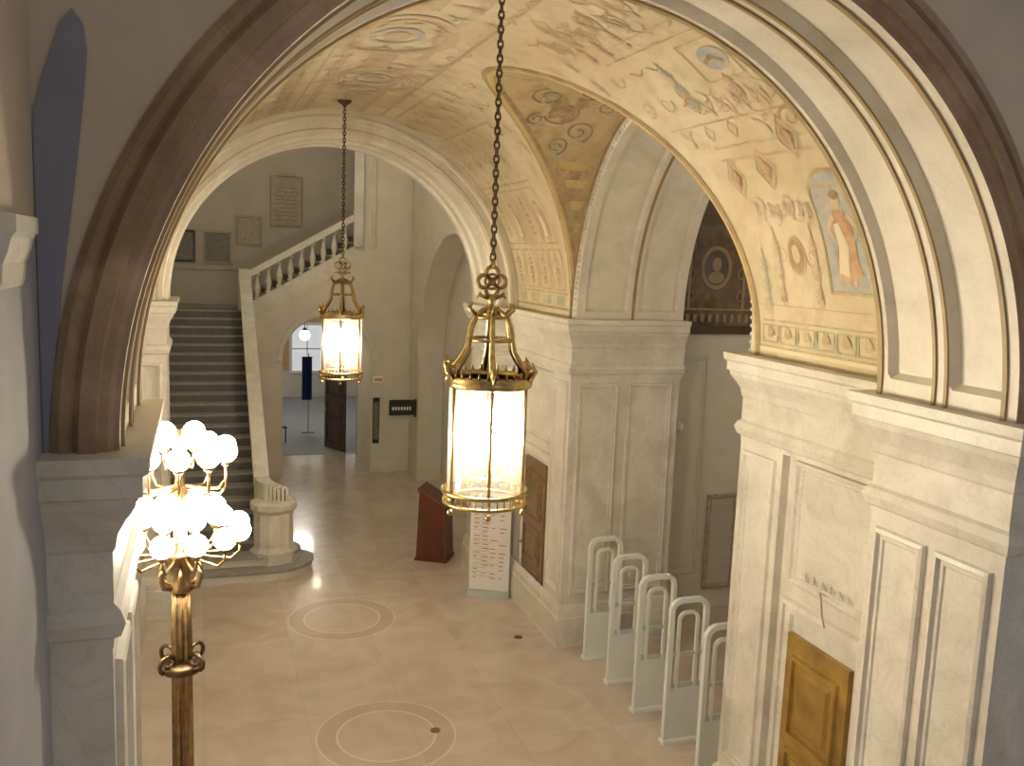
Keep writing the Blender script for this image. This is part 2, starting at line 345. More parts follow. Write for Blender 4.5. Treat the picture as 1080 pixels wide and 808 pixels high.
class D:
    """flat paint patches in surface coordinates (u along Y metres, v arc metres)"""
    def __init__(s,fn): s.fn=fn; s.m={}
    def b(s,mat): return s.m.setdefault(mat,B())
    def rect(s,mat,u0,u1,v0,v1,off=.007,n=8):
        V=[];F=[]
        for i in range(n+1):
            for j in range(n+1): V.append(s.fn(u0+(u1-u0)*i/n,v0+(v1-v0)*j/n,off))
        for i in range(n):
            for j in range(n): F.append((i*(n+1)+j,(i+1)*(n+1)+j,(i+1)*(n+1)+j+1,i*(n+1)+j+1))
        s.b(mat).add(V,F)
    def ell(s,mat,u,v,ru,rv,off=.008,r0=0.,n=28,rot=0):
        V=[];F=[];K=4
        for k in range(K+1):
            q=r0+(1-r0)*k/K
            for i in range(n):
                a=2*pi*i/n; x=ru*q*math.cos(a); y=rv*q*math.sin(a); V.append(s.fn(u+x*math.cos(rot)-y*math.sin(rot),v+x*math.sin(rot)+y*math.cos(rot),off))
        for k in range(K):
            for i in range(n): F.append((k*n+i,k*n+(i+1)%n,(k+1)*n+(i+1)%n,(k+1)*n+i))
        s.b(mat).add(V,F)
    def rib(s,mat,path,w,off=.009):
        V=[];F=[];N=len(path)
        for i,(u,v) in enumerate(path):
            p=path[max(i-1,0)]; q=path[min(i+1,N-1)]; d=Vector((q[0]-p[0],q[1]-p[1])); d=d.normalized() if d.length>0 else Vector((1,0)); ww=w[i] if isinstance(w,list) else w
            V.append(s.fn(u-d.y*ww/2,v+d.x*ww/2,off)); V.append(s.fn(u+d.y*ww/2,v-d.x*ww/2,off))
        for i in range(N-1): F.append((2*i,2*i+1,2*i+3,2*i+2))
        s.b(mat).add(V,F)
    def box(s,mat,u0,u1,v0,v1,w=.015,off=.009):
        n=8
        for (a,c_) in (((u0,v0),(u1,v0)),((u1,v0),(u1,v1)),((u1,v1),(u0,v1)),((u0,v1),(u0,v0))):
            s.rib(mat,[(a[0]+(c_[0]-a[0])*i/n,a[1]+(c_[1]-a[1])*i/n) for i in range(n+1)],w,off)
    def spiral(s,mat,u,v,r,a0=0,turns=1.4,w=.018,d=1):
        n=26; s.rib(mat,[(u+r*(1-.85*i/n)*math.cos(a0+d*2*pi*turns*i/n),v+r*(1-.85*i/n)*math.sin(a0+d*2*pi*turns*i/n)) for i in range(n+1)],[w*(1.3-i/n) for i in range(n+1)])
    def leaf(s,mat,u,v,L_,a,w=.05):
        n=6; s.rib(mat,[(u+L_*i/n*math.cos(a+.5*i/n),v+L_*i/n*math.sin(a+.5*i/n)) for i in range(n+1)],[w*math.sin(pi*(i+.3)/(n+.8)) for i in range(n+1)],.010)
    def diamond(s,mat,u,v,ru,rv,w=.02,fill=None):
        s.rib(mat,[(u+ru,v),(u,v+rv),(u-ru,v),(u,v-rv),(u+ru,v)],w)
        if fill: s.ell(fill,u,v,ru*.45,rv*.45,.010,n=4)
    def rinceau(s,mat,u0,v0,u1,v1,r=.14,w=.02):
        L_=math.hypot(u1-u0,v1-v0); n=max(1,int(L_/(1.7*r))); a=math.atan2(v1-v0,u1-u0)
        for i in range(n):
            t=(i+.5)/n; sg=1 if i%2 else -1; u=u0+(u1-u0)*t; v=v0+(v1-v0)*t
            s.spiral(mat,u-math.sin(a)*sg*r*.3,v+math.cos(a)*sg*r*.3,r,a+pi/2*sg,1.3,w,sg)
            for q in range(4): s.leaf(mat,u,v,r*1.0,a+q*pi/2+.6,w*2.2)
    def candel(s,m1,m2,u,v0,v1,w=.12):
        h=v1-v0; s.rib(m1,[(u,v0+h*i/6) for i in range(7)],.02)
        for t,rr in ((.08,.9),(.22,.45),(.36,.8),(.52,.5),(.66,.7),(.82,.35),(.95,.25)):
            s.ell(m2 if rr>.6 else m1,u,v0+h*t,w*rr,h*.045,.010,n=14)
        for t in (.16,.44,.74):
            for sg in (-1,1): s.spiral(m1,u+sg*w*1.0,v0+h*t,w*.7,pi/2,1.1,.014,sg)
    def figure(s,u,v,h,robe='f_red'):
        s.rib(robe,[(u-.04*h,v),(u+.03*h,v+.18*h),(u-.02*h,v+.40*h),(u+.02*h,v+.58*h),(u,v+.74*h)],[.34*h,.32*h,.26*h,.30*h,.14*h],.012)
        s.rib('f_cream',[(u+.10*h,v+.05*h),(u+.04*h,v+.35*h),(u+.08*h,v+.6*h)],[.15*h,.14*h,.08*h],.013)
        s.ell('f_skin',u,v+.84*h,.062*h,.085*h,.013,n=14); s.ell('f_brown',u-.01*h,v+.9*h,.065*h,.05*h,.014,n=12)
        for sg in (-1,1): s.rib('f_skin',[(u+sg*.1*h,v+.68*h),(u+sg*.22*h,v+.55*h),(u+sg*.14*h,v+.42*h)],[.07*h,.055*h,.04*h],.013)
        for sg in (-1,1): s.rib('f_skin',[(u+sg*.05*h,v+.02*h),(u+sg*.06*h,v-.06*h)],.05*h,.012)
    def out(s,name):
        e=empty(name)
        for k,b in s.m.items(): b.out(k[2:],k,e)
A=lambda th: th/DEG
P=D(lambda u,v,o: vp(u,v*DEG,o))
# --- right flank near camera
P.rect('f_cream',4.95,7.1,A(1.2),A(1.9)); P.rect('f_tan',4.95,7.12,A(1.9),A(2.3))
for k in range(8):
    u=5.05+.255*k; P.box('f_grn',u,u+.22,A(2.9),A(6.0),.014); P.leaf('f_tan',u+.04,A(4.2),.13,.3,.06); P.ell('f_tan',u+.11,A(4.6),.045,.045,n=12)
P.rect('f_tan',4.95,7.05,A(6.7),A(7.0)); P.rect('f_tan',4.95,7.0,A(9.6),A(9.75))
def niche(u0,u1,t0,t1):
    v0,v1=A(t0),A(t1); P.rect('f_blu',u0,u1,v0,v1-.12); P.ell('f_blu',(u0+u1)/2,v1-.14,(u1-u0)/2,.14)
    P.box('f_tan',u0-.02,u1+.02,v0-.02,v1-.12,.025,.010)
    n=16; P.rib('f_tan',[((u0+u1)/2+(u1-u0)/2*math.cos(pi*i/n),v1-.14+.15*math.sin(pi*i/n)) for i in range(n+1)],.03,.011)
niche(5.56,6.06,13.0,32.5); P.figure(5.81,A(14.8),.76)
P.ell('f_tan',6.46,A(18.5),.12,.17); P.ell('f_brown',6.46,A(18.5),.10,.145,.010); P.ell('f_skin',6.46,A(18.9),.05,.08,.012)
for sg in (-1,1): P.spiral('f_tan',6.46+sg*.2,A(18.5),.09,0,1.3,.015,sg); 
P.candel('f_pink','f_tan',5.28,A(11),A(33),.10)
P.candel('f_grn','f_pink',6.95,A(8),A(20),.06); P.candel('f_pink','f_tan',6.22,A(9.8),A(24),.05); P.candel('f_pink','f_tan',6.72,A(9.8),A(24),.05)
for u,t in ((6.49,34),(6.03,39),(6.95,33),(5.4,42)):
    P.diamond('f_tan',u,A(t),.13,.19,.016,'f_red'); P.diamond('f_red',u,A(t),.08,.12,.012)
for sg in (0,.12): P.rib('f_pink',[(4.95+.15*i,A(36.5)+sg) for i in range(15)],.022)
P.rib('f_tan',[(4.95+.15*i,A(26)) for i in range(5)],.015)
P.rinceau('f_pink',6.12,A(26.5),6.9,A(26.5),.10,.016)
P.rinceau('f_pink',5.0,A(47),6.9,A(47),.13,.014)
P.box('f_tan',6.0,6.5,A(51),A(59),.015); P.ell('f_blu',6.2,A(55),.17,.12); P.rib('f_brown',[(6.1,A(54)),(6.2,A(55.5)),(6.33,A(54.6))],.04,.012)
P.candel('f_blu','f_pink',6.92,A(46),A(58),.06)
for t in (44,61,64): P.rib('f_tan' if t!=64 else 'f_pink',[(4.95+.2*i,A(t)) for i in range(14)],.018)
P.rinceau('f_tan',5.0,A(69),8.0,A(69),.15,.018)
for u in (5.15,5.9,6.7,7.5): P.leaf('f_grn',u,A(66),.25,.4,.05); P.diamond('f_red',u,A(75),.08,.10,.014)
P.rib('f_tan',[(4.95+.25*i,A(79)) for i in range(36)],.028)
# grotesque scatter
rs=random.Random(3)
for ti in range(13):
    th=42+ti*7.5
    for ui in range(24):
        u=5.15+.36*ui+rs.uniform(-.05,.05)
        gt=math.degrees(groin_t(u))+6
        if th<gt or th>180-gt: continue
        if 51<th<60 and 5.9<u<6.6: continue
        k=rs.randrange(5); c=rs.choice(['f_tan','f_pink','f_tan','f_grn','f_red'])
        if k==0: P.spiral(c,u,A(th),.10,rs.uniform(0,6),1.3,.016,rs.choice((-1,1)))
        elif k==1:
            for q in range(3): P.leaf(c,u,A(th),.12,q*2.1+ti,.04)
        elif k==2: P.candel(c,'f_tan',u,A(th)-.13,A(th)+.13,.04)
        elif k==3: P.diamond(c,u,A(th),.06,.08,.014)
        else: P.rib(c,[(u-.12+.04*q,A(th)+.03*math.cos(q*1.05)) for q in range(7)],.016)
for i in range(18):
    u=5.0+.5*i
    for t0 in (79,109):
        if u<13.7: P.rib('f_tan',[(u,A(t0+j*.8)) for j in range(5)],.016)
for (t0,t1) in ((84,86),(100,102)): P.rect('f_pink',4.95,13.8,A(t0),A(t1),.0065,12)
for (u,t,ru,rv,c) in ((6.1,92,.75,.50,'f_pink'),(8.9,94,.85,.58,'f_pink'),(11.2,90,.75,.55,'f_pink')):
    P.ell(c,u,A(t),ru,rv,.008,.84,40); P.ell('f_tan',u,A(t),ru*.8,rv*.8,.009,.95,40); P.ell('f_blu',u,A(t),ru*.42,rv*.45,.009,.80,30)
    for q in range(8): P.leaf('f_tan',u+ru*.6*math.cos(q*pi/4),A(t)+rv*.6*math.sin(q*pi/4),.16,q*pi/4+.9,.05)
    P.ell('f_pink',u,A(t),ru*.22,rv*.22,.011,n=16)
for (u,t) in ((7.5,94),(10.1,93),(12.5,90)):
    P.rect('f_pink',u-.35,u+.35,A(t)-.13,A(t)+.13); P.box('f_tan',u-.36,u+.36,A(t)-.14,A(t)+.14,.02,.010)
    for k in range(5): P.leaf('f_red',u-.28+.13*k,A(t),.11,.5,.045)
P.rinceau('f_tan',5.0,A(110),13.6,A(110),.2,.02)
for t in (105,117,124): P.rib('f_tan',[(4.95+.25*i,A(t)) for i in range(36)],.03)
for u in (5.6,7.1,8.6,10.1,11.6,13.1): P.diamond('f_red',u,A(120),.12,.12,.02); P.diamond('f_tan',u+.7,A(131),.2,.2,.02)
P.rinceau('f_tan',5.0,A(140),7.2,A(140),.2,.02); P.rinceau('f_tan',11.6,A(140),13.7,A(140),.2,.02)
# --- right flank far bay
for t,c in ((2.2,'f_brown'),(6.5,'f_tan'),(40,'f_tan'),(60,'f_tan'),(75,'f_tan')): P.rib(c,[(11.7+.24*i if t<50 else 11.2+.26*i,A(t)) for i in range(10)],.035)
for u in (11.75,12.28,12.81,13.34):
    P.box('f_tan',u+.02,u+.46,A(7.5),A(19),.025); P.candel('f_red','f_pink',u+.24,A(8.5),A(18),.08)
    P.box('f_tan',u+.02,u+.46,A(21),A(38),.025)
    P.rect('f_grn',u+.08,u+.40,A(3),A(5.8))
    P.diamond('f_red',u+.24,A(48),.12,.16,.02,'f_red'); P.rinceau('f_pink',u+.05,A(54),u+.5,A(54),.10,.016)
P.figure(12.0,A(22.5),.6,'f_pink'); P.candel('f_red','f_tan',12.53,A(23),A(36),.1); P.figure(13.05,A(22.5),.6,'f_grn'); P.candel('f_red','f_tan',13.58,A(23),A(36),.08)
for u in (11.6,12.3,13.0,13.6): P.leaf('f_red',u,A(67),.3,.3,.06); P.spiral('f_tan',u,A(68),.16,0,1.5,.02)
P.out('painted_vault_decoration')
Q=D(lambda u,v,o: lp(u,v,o))
def Qs(mat,ph,x,r,a0=0,turns=1.4,w=.02,d=1):
    n=24; k=24.
    Q_=[(ph+k*r*(1-.85*i/n)*math.cos(a0+d*2*pi*turns*i/n),x+r*(1-.85*i/n)*math.sin(a0+d*2*pi*turns*i/n)) for i in range(n+1)]
    b=Q.b(mat); V=[];F=[]
    for i,(p,xx) in enumerate(Q_):
        p0=Q_[max(i-1,0)]; p1=Q_[min(i+1,n)]; du=(p1[0]-p0[0])/k; dv=p1[1]-p0[1]; L_=math.hypot(du,dv) or 1
        V.append(lp(p-dv/L_*w/2*k,xx+du/L_*w/2,.010)); V.append(lp(p+dv/L_*w/2*k,xx-du/L_*w/2,.010))
    for i in range(n): F.append((2*i,2*i+1,2*i+3,2*i+2))
    b.add(V,F)
for (ph,x,r) in ((104,1.75,.22),(112,2.05,.24),(120,2.35,.2),(116,1.75,.12),(126,2.15,.15),(100,2.2,.18),(108,2.55,.16)):
    Qs('f_dark',ph,x,r,ph,1.5,.028,1); Qs('f_grn',ph+2,x+.05,r*.6,1,1.1,.03,-1)
for (ph,x,w_,h_) in ((110,1.95,5,.10),(113,2.12,4,.07),(107,2.2,3,.08)):
    V=[lp(ph,x,.013)]+[lp(ph+w_*math.cos(2*pi*i/14)*(1+.25*math.sin(3*i)),x+h_*math.sin(2*pi*i/14)*(1+.3*math.cos(2*i)),.013) for i in range(14)]
    Q.b('f_brown').add(V,[(0,1+i,1+(i+1)%14) for i in range(14)])
for k,(ph,w) in enumerate(((164,.05),(160,.10),(157,.05),(153,.12),(149,.06),(146,.15),(142,.08),(139,.22),(136,.10),(133,.26))):
    xc=(R*math.cos(groin_t(YL-LA*math.cos(math.radians(ph))))+2.87)/2+.03
    c=('f_brown','f_gold')[k%2]; w=min(w,(2.80-xc)*.8)
    Q.b(c).add([lp(ph-1.4,xc-w,.012),lp(ph-1.4,xc+w,.012),lp(ph+1.4,xc+w*.6,.012),lp(ph+1.4,xc-w*.6,.012)],[(0,1,2,3)])
for ph,rr in ((134,.10),(144,.06),(151,.05)):
    xc=(R*math.cos(groin_t(YL-LA*math.cos(math.radians(ph))))+2.87)/2+.03
    for sg in (-1,1): Qs('f_brown',ph,xc+sg*rr*1.6,rr,0,1.3,.02,sg)
V=[]
for i in range(31):
    ph=90+3*i; V+= [lp(ph,2.80,.010),lp(ph,2.855,.010)]
Q.b('f_brown').add(V,[(2*i,2*i+1,2*i+3,2*i+2) for i in range(30)])
Q.out('painted_lunette_decoration')
# lateral arches
for s,nm in ((1,'right'),(-1,'left')):
    X=(lambda x:x) if s>0 else mx_
    f0=X(4.855)
    if s>0: soffit('arch_lateral_soffit_right',2.1,4.855,6.5,[(4.98,5.62),(5.78,6.4)],'stone2',axis='x',c=(YL,ZS),kz=True,depth=.06,t0=.04)
    else: soffit('arch_lateral_soffit_left',2.1,f0,X(6.5),[],'stone2',axis='x',c=(YL,ZS),kz=True)
    arch_sweep('trim_lateral_ring_%s'%nm,[(2.21,f0),(2.21,X(4.83)),(2.16,X(4.82)),(2.12,X(4.84)),(2.1,f0)],'stone',axis='x',c=(YL,ZS),kz=True)
    b=B()
    for i in range(110):
        a=pi*(i+.5)/110; b.sphere((X(4.83),YL+2.135*math.cos(a),ZS+(2.135+LB-LA)*math.sin(a)),.022,6,4)
    b.out('trim_beads_%s'%nm,'stone')
    arch_sweep('trim_lateral_edge_%s'%nm,[(2.1,X(5.68)),(2.088,X(5.68)),(2.088,X(5.72)),(2.1,X(5.72))],'tan',axis='x',c=(YL,ZS),kz=True)
plate('wall_lateral_back',6.5,(YL,ZS),2.1,4,13,9,'plaster',axis='x',kz=True)
B().box(-2.9,-2.75,6.5,12,0,8).out('wall_left_blind','plaster')
# ------------------------------------------------------------------ far arch
arch_sweep('arch_far_face',[(R+.02,YF0+.02),(R,YF0-.0),(2.78,YF0-.02),(2.74,YF0-.05),(2.70,YF0-.05),(2.68,YF0-.02),(2.58,YF0-.02),(2.56,YF0-.05),(2.50,YF0-.05),(2.48,YF0-.01),(RF+.01,YF0),(RF,YF0+.02)],'stone2')
soffit('arch_far_soffit',RF,YF0+.02,YF1,[(14.0,14.4),(14.5,14.88)],'stone2')
plate('wall_far_arch_back',YF1,(CX,ZS),RF,-1.2,7,10,'plaster')
# ------------------------------------------------------------------ right side room
b=B(); b.box(6.5,11,12.3,12.5,0,4.5); b.frame('y',12.3,6.6,7.45,.6,4.1); b.frame('y',12.3,8.5,10.5,.6,4.1); b.out('wall_side_room','plaster')
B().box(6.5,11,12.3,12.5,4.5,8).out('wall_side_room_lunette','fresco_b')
B().box(6.51,11,12.22,12.3,4.44,4.56).out('trim_side_room','wood')
B().box(11,11.2,5,12.5,0,8).out('wall_side_room_east','plaster')
B().box(6.5,11.2,5,5.2,0,8).out('wall_side_room_south','plaster')
B().box(6.5,11.2,5,12.5,8,8.1).out('ceiling_side_room','plaster')
def ell(b,cx_,cz,rx,rz,y,n=28):
    v=[(cx_,y,cz)]+[(cx_+rx*math.cos(2*pi*i/n),y,cz+rz*math.sin(2*pi*i/n)) for i in range(n)]
    b.add(v,[(0,1+i,1+(i+1)%n) for i in range(n)])
e=empty('painted_mural')
b=B(); ell(b,7.48,5.45,.27,.33,12.292); b.out('ring','m_tan',e)
b=B(); ell(b,7.48,5.45,.21,.27,12.288); b.out('ground','wood',e)
b=B(); ell(b,7.48,5.50,.08,.11,12.284); ell(b,7.48,5.30,.14,.09,12.284); b.out('portrait','m_tan',e)
b=B()
for sx in (-1,1):
    for k in range(4):
        for zz in (5.0,5.35,5.75):
            p=[(7.48+sx*(.45+.22*k+.10*math.cos(a)*(1-a/9)),12.285,zz+.05*k+.12*math.sin(a)*(1-a/9)) for a in [j*.5 for j in range(14)]]
            b.tube(p,.013,4)
for k in range(30): b.box(6.6+.13*k,6.66+.13*k,12.28,12.29,4.62,4.74)
b.box(6.55,10.5,12.28,12.29,4.80,4.83); b.box(7.0,7.05,12.28,12.29,4.83,7); b.box(7.95,8.0,12.28,12.29,4.83,7)
b.out('scrolls','m_tan',e)
e=empty('notice_board'); B().box(7.6,8.12,12.26,12.298,.35,1.87).out('panel','plasterg',e); b=B(); b.frame('y',12.26,7.58,8.14,.33,1.89); b.out('frame','photo',e)
# ------------------------------------------------------------------ stair hall
B().box(-1.05,-.86,YF1,24.5,0,10).out('wall_stair_left','plaster')
NR=24; RH=4.03/NR; TR=.30; Y0=15.05; YT=Y0+TR*NR
PXc=2.92; PR=1.07; PZ=2.82
b=B(); b.box(-1.05,.9,24.3,24.5,0,10); b.box(.9,8,24.3,24.5,4.0,10); b.box(PXc+PR,8,24.3,24.5,0,4.0); b.box(.9,PXc-PR,24.3,24.5,0,4.0)
b.box(-.85,5,24.27,24.3,4.03,4.25); b.box(-.85,1.2,24.25,24.3,4.9,4.97)
b.out('wall_stair_back','plasterg')
B().box(-1.05,8,YF1,24.5,10,10.1).out('ceiling_stair_hall','plaster')
def passage():
    n=40
    def top(x): return 4.0 if x<.95 else 4.0+(x-.95)*.62
    y=YT
    arc=[(PXc+PR*math.cos(pi-pi*i/n),PZ+PR*math.sin(pi*i/n)) for i in range(n+1)]
    b=B()
    for i in range(n):
        (xa,za),(xb,zb)=arc[i],arc[i+1]
        b.add([(xa,y,za),(xb,y,zb),(xb,y,top(xb)),(xa,y,top(xa))],[(0,1,2,3)])
        b.add([(xa,y,za),(xb,y,zb),(xb,24.5,zb),(xa,24.5,za)],[(0,3,2,1)])
    b.add([(.9,y,0),(PXc-PR,y,0),(PXc-PR,y,top(PXc-PR)),(.9,y,4.0)],[(0,1,2,3)])
    b.box(PXc+PR,5.0,y,24.29,0,10)
    b.box(3.55,PXc+PR,y+.001,y+.2,4.9,10)
    b.box(.9,PXc-PR,y+.01,24.29,0,3.9)
    b.out('wall_passage','plaster')
    arch_sweep('trim_passage',[(PR+.14,y),(PR+.13,y-.03),(PR+.02,y-.03),(PR,y)],'stone',c=(PXc,PZ))
passage()
b=B(); b.box(PXc+PR,4.5,YT-.06,YT,0,.3); b.out('baseboard_passage','stone')
b=B(); b.box(3.5,3.72,YT-.10,YT-.001,5.6,10); b.box(3.95,4.02,YT-.05,YT-.001,5.6,10); b.out('trim_upper_pilaster','stone')
plate('wall_stair_right',4.95,(18.3,3.0),2.9,YF1,22.2,10,'plaster',axis='x')
b=B(); b.box(5.56,5.7,YF1,22.2,0,10); b.out('wall_stair_right_recess','plaster')
arch_sweep('arch_stair_recess',[(2.9,4.95),(2.9,5.55)],'plaster',axis='x',c=(18.3,3.0))
B().box(4.95,5.55,21.2,22.2,0,3.0).out('wall_stair_right_pier','plaster')
arch_sweep('trim_stair_recess',[(3.0,4.95),(3.0,4.92),(2.92,4.92),(2.9,4.95)],'stone',axis='x',c=(18.3,3.0))
# room beyond
B().box(-1,8,24.5,34.4,0,.01).out('carpet_reading_room','carpet')
b=B(); b.box(-1,8,34.5,34.7,0,5); b.out('wall_reading_room','orange')
b=B(); b.box(-1,8,34.42,34.5,0,1.0); b.out('trim_reading_room_dado','plaster')
B().box(-1,8,24.5,34.7,5,5.1).out('ceiling_reading_room','plaster')
for i,x in enumerate((1.6,3.2,4.8)):
    e=empty('window_%d'%(i+1)); B().box(x,x+1.1,34.4,34.45,1.0,2.7).out('pane',emit('daylight_pane_%d'%i,(.88,.92,.96),.35),e)
    b=B(); b.frame('y',34.4,x-.1,x+1.2,.9,2.8,prof=((0,0),(0,.08),(.1,.08),(.1,0))); b.box(x+.53,x+.57,34.34,34.4,1,2.7); b.box(x,x+1.1,34.34,34.4,1.8,1.85); b.out('frame','white',e)
e=empty('pendant_lamp',(2.7,25.4,0)); b=B(); b.sphere((0,0,3.15),.15,18,12); b.out('globe','pend',e,True); b=B(); b.tube([(0,0,3.3),(0,0,5.0)],.012,6); b.lathe([(.05,3.28),(.07,3.3),(.03,3.36)],(0,0,0),14); b.out('rod','bronze',e,True)
def door_leaf(name,mat,origin,ang,w,h,th=.05):
    e=empty(name,origin); e.rotation_euler=(0,0,ang)
    b=B(); b.box(0,w,-th/2,th/2,0.01,h)
    for (u0,u1,z0,z1) in ((.12*w,.88*w,h*.62,h*.93),(.12*w,.88*w,h*.34,h*.57),(.12*w,.88*w,h*.07,h*.29)):
        for sg,d in ((-1,-th/2),(1,th/2)):
            b.frame('y',d,u0,u1,z0,z1,prof=((0,0),(.01,.03),(.03,.034),(.04,.004),(.09,.004),(.12,.03),(.2*w,.03)),sgn=sg)
            b.box(u0+.2*w,u1-.2*w,min(d,d+sg*.03),max(d,d+sg*.03),z0+.2*w,z1-.2*w)
    b.out('leaf',mat,e)
    b=B(); b.sphere((w*.93,-th/2-.04,1.02),.03,10,6); b.sphere((w*.93,th/2+.04,1.02),.03,10,6); b.box(w*.9,w*.96,-th/2-.012,th/2+.012,.9,1.15); b.out('knob','gold',e)
    return e
door_leaf('door_1','wood',(3.72,24.6,0),math.radians(115),1.0,2.4)
door_leaf('door_2','door',(4.87,5.58,0),math.radians(90),.80,2.34)
door_leaf('door_3','wood2',(4.87,12.35,0),math.radians(90),.90,2.42)
def chair(loc,ang):
    e=empty('dining_chair',loc); e.rotation_euler=(0,0,ang); b=B()
    for x in (-.2,.2):
        b.tube([(x,-.2,0),(x,-.2,.45)],.02,6); b.tube([(x,.2,0),(x,.2,.45),(x,.26,.95)],.02,6)
    b.box(-.23,.23,-.23,.23,.43,.47)
    for z in (.62,.74,.88): b.box(-.2,.2,.2,.24,z,z+.06)
    b.out('frame','black',e)
chair((2.0,26.2,.01),.4); chair((2.0,27.5,.01),.2)
e=empty('blue_banner',(3.05,27.5,0.01)); b=B(); n=20
for i in range(n+1):
    for z in (1.0,2.3): b.v.append((.30*i/n-.2,.04*math.sin(i*1.7),z))
b.f=[(2*i,2*i+2,2*i+3,2*i+1) for i in range(n)]; b.out('cloth','banner',e)
b=B(); b.tube([(0,0.06,0.01),(0,.06,2.4)],.015,6); b.tube([(-.22,.05,2.3),(.14,.05,2.3)],.012,6); b.lathe([(.2,0.0),(.2,.03),(.02,.05)],(0,.06,0)); b.out('pole','gold',e)
# ------------------------------------------------------------------ staircase
e=empty('staircase'); bt=B(); br=B(); bs=B()
def stepshape(r,y_front,xl=-.85,cx_=1.1,cy=15.75):
    pts=[(xl,16.4),(xl,y_front),(cx_,y_front)]+[(cx_+r*math.sin(a),cy-(cy-y_front)*math.cos(a)) for a in [pi*.5*j/14 for j in range(1,15)]]
    return pts+[(cx_+r*math.cos(a),cy+.5*math.sin(a)) for a in [pi*.5*j/8 for j in range(1,9)]]+[(1.0,16.4)]
for i,r in enumerate((.72,.5,)):
    bs.prism(stepshape(r,Y0+TR*i),'z',0.0+RH*i,RH*(i+1)-.05); bt.prism(stepshape(r+.03,Y0+TR*i-.03),'z',RH*(i+1)-.05,RH*(i+1))
for i in range(2,NR):
    y=Y0+TR*i
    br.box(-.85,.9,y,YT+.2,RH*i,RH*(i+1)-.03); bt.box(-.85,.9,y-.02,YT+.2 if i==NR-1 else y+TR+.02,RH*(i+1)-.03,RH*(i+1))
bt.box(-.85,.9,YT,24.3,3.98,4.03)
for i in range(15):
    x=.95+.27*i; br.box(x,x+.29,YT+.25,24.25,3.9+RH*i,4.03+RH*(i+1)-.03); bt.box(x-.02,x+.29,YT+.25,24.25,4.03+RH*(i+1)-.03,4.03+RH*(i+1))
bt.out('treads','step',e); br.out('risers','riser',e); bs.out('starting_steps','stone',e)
bal=[(.055,0),(.055,.05),(.03,.07),(.045,.16),(.058,.24),(.04,.34),(.025,.44),(.03,.5),(.05,.53),(.05,.58)]
e=empty('stair_balustrade'); b=B()
def zl(y): return max(.168*2,RH*((y-Y0)/TR+1))
yb=16.0
b.prism([(yb,0),(YT+.1,0),(YT+.1,zl(YT)+.12),(yb,zl(yb)+.12)],'x',.905,1.08)
b.prism([(yb,zl(yb)+.72),(YT+.1,zl(YT)+.62),(YT+.1,zl(YT)+.78),(yb,zl(yb)+.86)],'x',.85,1.11)
for i in range(24):
    y=yb+.15+.26*i
    if y<YT-.1: b.lathe([(r*1.1,z*.9+.1) for r,z in bal],(.98,y,zl(y)),10)
b.box(.83,1.13,YT-.12,YT+.18,0,4.85,.02)
path=[(.98+.35*(1-math.cos(a)),16.0-.38*math.sin(a)) for a in [j/12*pi*.55 for j in range(13)]]
for k in range(len(path)-1):
    (xa,ya),(xb_,yb_)=path[k],path[k+1]; d=Vector((xb_-xa,yb_-ya)).normalized(); nn=Vector((-d.y,d.x))*.12
    b.prism([(xa+nn.x,ya+nn.y),(xb_+nn.x,yb_+nn.y),(xb_-nn.x,yb_-nn.y),(xa-nn.x,ya-nn.y)],'z',.1,zl(16)+.86-.012*k)
b.lathe([(.42,.1),(.42,.36),(.36,.40),(.34,.44),(.34,1.02),(.37,1.06),(.40,1.10),(.40,1.18),(.34,1.22)],(1.16,15.68,0),48,flute=.05,nf=12)
sl=RH/.27
def zu(x): return 3.80+RH+(x-.95)*sl*.94
b.prism([(1.1,zu(1.1)-.3),(3.5,zu(3.5)-.3),(3.5,zu(3.5)+.14),(1.1,zu(1.1)+.14)],'y',YT-.02,YT+.22)
b.prism([(1.1,zu(1.1)+.74),(3.5,zu(3.5)+.74),(3.5,zu(3.5)+.9),(1.1,zu(1.1)+.9)],'y',YT-.05,YT+.25)
for i in range(9):
    x=1.27+.255*i; b.lathe([(r*1.35,z*1.08+.12) for r,z in bal],(x,YT+.1,zu(x)),12)
b.out('marble_rail','stone',e)
def pic(name,x0,x1,z0,z1,m1,m2,y=24.3):
    e=empty(name); b=B(); b.frame('y',y,x0,x1,z0,z1,prof=((0,0),(0,.04),(.05,.045),(.06,.015),(.06,0))); b.out('frame',m2,e); B().box(x0+.05,x1-.05,y-.015,y,z0+.05,z1-.05).out('print',m1,e)
pic('picture_frame',-.66,-.10,5.06,5.86,'photo2','black'); pic('picture_frame',.08,.76,5.04,5.86,'photo2','plaque'); pic('picture_frame',.84,1.5,5.52,6.28,'photo','plaque')
e=empty('bronze_plaque'); b=B(); b.box(1.70,2.50,24.24,24.3,6.05,7.3,.02); b.box(1.74,2.46,24.22,24.24,6.1,7.25); b.box(1.87,2.33,24.22,24.3,7.3,7.37); b.out('tablet','plaque',e)
b=B()
for k in range(9): b.box(1.84,2.36,24.212,24.222,6.2+.1*k,6.22+.1*k)
b.out('lettering','photo2',e)
